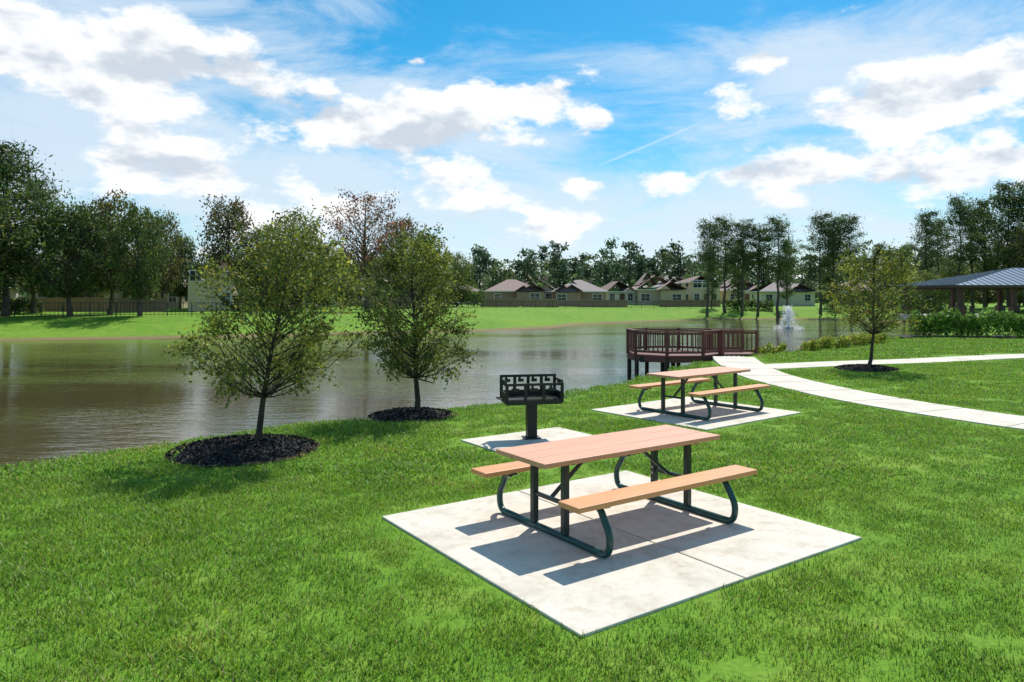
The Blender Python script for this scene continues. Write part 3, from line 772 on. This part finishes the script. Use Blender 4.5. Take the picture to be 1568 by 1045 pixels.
def zone(y0,y1,dens,r,n,h,w,nv,seed,edge=False):
    global tot
    rng=np.random.default_rng(seed*10)
    x,y=jgrid(y0,y1,dens,rng)
    keep=(abs(x)<y*.80+2.5)&(sdist(x,y)>(-.25 if not edge else .0))
    x=x[keep];y=y[keep]
    bl=blocked(x,y,r*(.95 if not edge else .72))
    keep=((~bl)&blocked(x,y,.45)) if edge else ~bl
    x=x[keep];y=y[keep];wch=rng.integers(nv,size=len(x))
    for k in range(nv):
        me=tuft('tuft',r,n,h,w,seed*10+k)
        if (wch==k).any(): scatter(x[wch==k],y[wch==k],me,seed*100+k,*((.9,1.1) if edge else (.75,1.25)))
    tot+=len(x)
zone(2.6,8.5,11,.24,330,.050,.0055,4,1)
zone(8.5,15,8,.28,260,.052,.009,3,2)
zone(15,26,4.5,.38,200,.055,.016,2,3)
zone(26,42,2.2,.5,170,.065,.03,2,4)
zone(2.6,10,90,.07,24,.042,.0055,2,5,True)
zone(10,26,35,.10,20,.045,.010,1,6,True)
print('tufts',tot)

# ---------------------------------------------------------------- light, sky, camera
sd=Vector((.40,.917,0)).normalized();EL=math.radians(54)
sv=Vector((sd.x*math.cos(EL),sd.y*math.cos(EL),math.sin(EL)))
L=bpy.data.lights.new('sun','SUN');L.energy=5.0;L.angle=math.radians(.53);L.color=(1,.955,.88)
lo=bpy.data.objects.new('sun',L);lo.rotation_euler=sv.to_track_quat('Z','Y').to_euler();lo.location=(0,0,30);COL.objects.link(lo)

W_=bpy.data.worlds.new('World');S.world=W_;W_.use_nodes=True;nt=W_.node_tree;nt.nodes.clear()
out=nt.nodes.new('ShaderNodeOutputWorld');bg=nt.nodes.new('ShaderNodeBackground');bg.inputs[1].default_value=.10
sky=nt.nodes.new('ShaderNodeTexSky');sky.sky_type='NISHITA';sky.sun_disc=False;sky.sun_elevation=EL;sky.sun_rotation=math.atan2(sd.x,sd.y)
sky.air_density=1.0;sky.dust_density=.3;sky.ozone_density=3
def lk(a,b_): nt.links.new(a,b_)
def mth(op,a,b_=None,c=None,clamp=False):
    n=nt.nodes.new('ShaderNodeMath');n.operation=op;n.use_clamp=clamp
    for i_,v_ in enumerate((a,b_,c)):
        if v_ is None: continue
        if isinstance(v_,(int,float)): n.inputs[i_].default_value=v_
        else: lk(v_,n.inputs[i_])
    return n.outputs[0]
tc=nt.nodes.new('ShaderNodeTexCoord');dirv=tc.outputs['Generated']
sep=nt.nodes.new('ShaderNodeSeparateXYZ');lk(dirv,sep.inputs[0])
az=mth('ARCTAN2',sep.outputs[0],sep.outputs[1]);el=mth('ARCSINE',sep.outputs[2])
cmb=nt.nodes.new('ShaderNodeCombineXYZ');lk(az,cmb.inputs[0]);lk(el,cmb.inputs[1])
hsv=nt.nodes.new('ShaderNodeHueSaturation');hsv.inputs['Hue'].default_value=.482;hsv.inputs['Saturation'].default_value=1.5;hsv.inputs['Value'].default_value=1.3
lk(sky.outputs[0],hsv.inputs['Color'])
def cloudnoise(scale,stretch,off,detail,rough,dist=0):
    mp=nt.nodes.new('ShaderNodeVectorMath');mp.operation='MULTIPLY_ADD';mp.inputs[1].default_value=stretch;mp.inputs[2].default_value=off;lk(dirv,mp.inputs[0])
    n=nt.nodes.new('ShaderNodeTexNoise');n.inputs['Scale'].default_value=scale;n.inputs['Detail'].default_value=detail;n.inputs['Roughness'].default_value=rough;n.inputs['Distortion'].default_value=dist
    lk(mp.outputs[0],n.inputs['Vector']);return n.outputs[0]
def blob(prev,px,py,sx,sy,w):
    a=math.atan((px-784)/1100);e=math.atan((455-py)/1100*math.cos(a))
    v=nt.nodes.new('ShaderNodeVectorMath');v.operation='MULTIPLY_ADD'
    v.inputs[1].default_value=(1100/sx,1100/sy,0);v.inputs[2].default_value=(-a*1100/sx,-e*1100/sy,0);lk(cmb.outputs[0],v.inputs[0])
    d=nt.nodes.new('ShaderNodeVectorMath');d.operation='DOT_PRODUCT';lk(v.outputs[0],d.inputs[0]);lk(v.outputs[0],d.inputs[1])
    p=mth('POWER',.36788,d.outputs['Value'])
    return mth('MULTIPLY_ADD',p,w,prev if prev is not None else 0.0)
BL=[(90,110,200,60,.17),(330,110,150,45,.15),(60,40,120,40,.12),(600,195,115,38,.26),(450,190,110,34,.21),(800,145,75,28,.24),(640,95,22,9,.20),(690,265,90,25,.17),(250,250,200,28,.16),(560,310,330,40,.10),
(1500,110,120,50,.25),(1370,170,85,42,.21),(1240,255,85,24,.24),(1400,270,120,22,.15),(1010,275,40,18,.23),(1110,272,55,18,.22),(1180,305,40,15,.17),(1175,90,40,18,.17),(920,185,30,14,.20),(880,280,40,18,.17),(1020,300,40,14,.15),(330,290,60,18,.15),(1530,240,60,20,.15),(870,345,80,22,.14),
(760,40,260,55,-.20),(470,90,45,40,-.08),(1000,210,110,45,-.06),(1100,30,120,40,-.08)]
bs=None
for q in BL: bs=blob(bs,*q)
n1=cloudnoise(7.0,(1,1,2.1),(3.1,1.7,.4),8,.60,.0)
n1u=cloudnoise(7.0,(1,1,2.1),(3.1,1.7,.4+.05),4,.58,.0)
D=mth('ADD',n1,bs)
def sms(x,a,b_):
    m=nt.nodes.new('ShaderNodeMapRange');m.interpolation_type='SMOOTHSTEP';m.inputs[1].default_value=a;m.inputs[2].default_value=b_;lk(x,m.inputs[0]);return m.outputs[0]
cum=sms(D,.565,.675)
n2=cloudnoise(3.2,(1,1,3.2),(7.7,2.2,1.1),7,.64,.5)
bs2=blob(n2,250,150,420,130,.19);bs2=blob(bs2,1300,110,420,85,.21);bs2=blob(bs2,700,320,800,80,.17);bs2=blob(bs2,800,50,280,70,-.16)
cir=mth('MULTIPLY',sms(bs2,.43,.76),.82)
haze=mth('MULTIPLY',sms(el,.20,-.02),.48)
def mixc(f,a,b_):
    m=nt.nodes.new('ShaderNodeMix');m.data_type='RGBA'
    if isinstance(f,float): m.inputs[0].default_value=f
    else: lk(f,m.inputs[0])
    for k_,v_ in ((6,a),(7,b_)):
        if isinstance(v_,tuple): m.inputs[k_].default_value=(*v_,1)
        else: lk(v_,m.inputs[k_])
    return m.outputs[2]
c0=mixc(haze,hsv.outputs[0],(5.6,7.6,9.5))
c1=mixc(cir,c0,(7.6,8.7,9.8))
lit=sms(mth('ADD',mth('SUBTRACT',n1,n1u),mth('MULTIPLY',mth('SUBTRACT',.70,D),.30)),-.12,.06)  # cloud self-shading painted into the colour: greyer where cloud is denser above
cc=mixc(lit,(6.4,7.1,8.0),(10.8,10.9,11.0))
c2=mixc(mth('MULTIPLY',cum,.97),c1,cc)
tpos=mth('ADD',mth('MULTIPLY',az,1100),-130.0)
line=mth('SUBTRACT',mth('MULTIPLY',el,1100),mth('ADD',mth('MULTIPLY',tpos,.37),197.0))
lm=mth('EXPONENT',mth('MULTIPLY',mth('MULTIPLY',line,line),-.25))
lm=mth('MULTIPLY',lm,mth('MULTIPLY',sms(tpos,-5.,30.),sms(tpos,180.,120.)))
c3=mixc(mth('MULTIPLY',lm,.35),c2,(9.,9.4,9.8))
lk(c3,bg.inputs[0]);lk(bg.outputs[0],out.inputs[0])

cam=bpy.data.cameras.new('camera');cam.lens=36*1100/1568;cam.sensor_width=36;cam.clip_end=5000;cam.clip_start=.05
cam.shift_y=-(522.5-455)/1568
co=bpy.data.objects.new('camera',cam);co.location=(0,0,2.2);co.rotation_euler=(math.radians(90),0,0);COL.objects.link(co)
S.camera=co
S.view_settings.view_transform='Standard';S.view_settings.look='None';S.view_settings.exposure=0
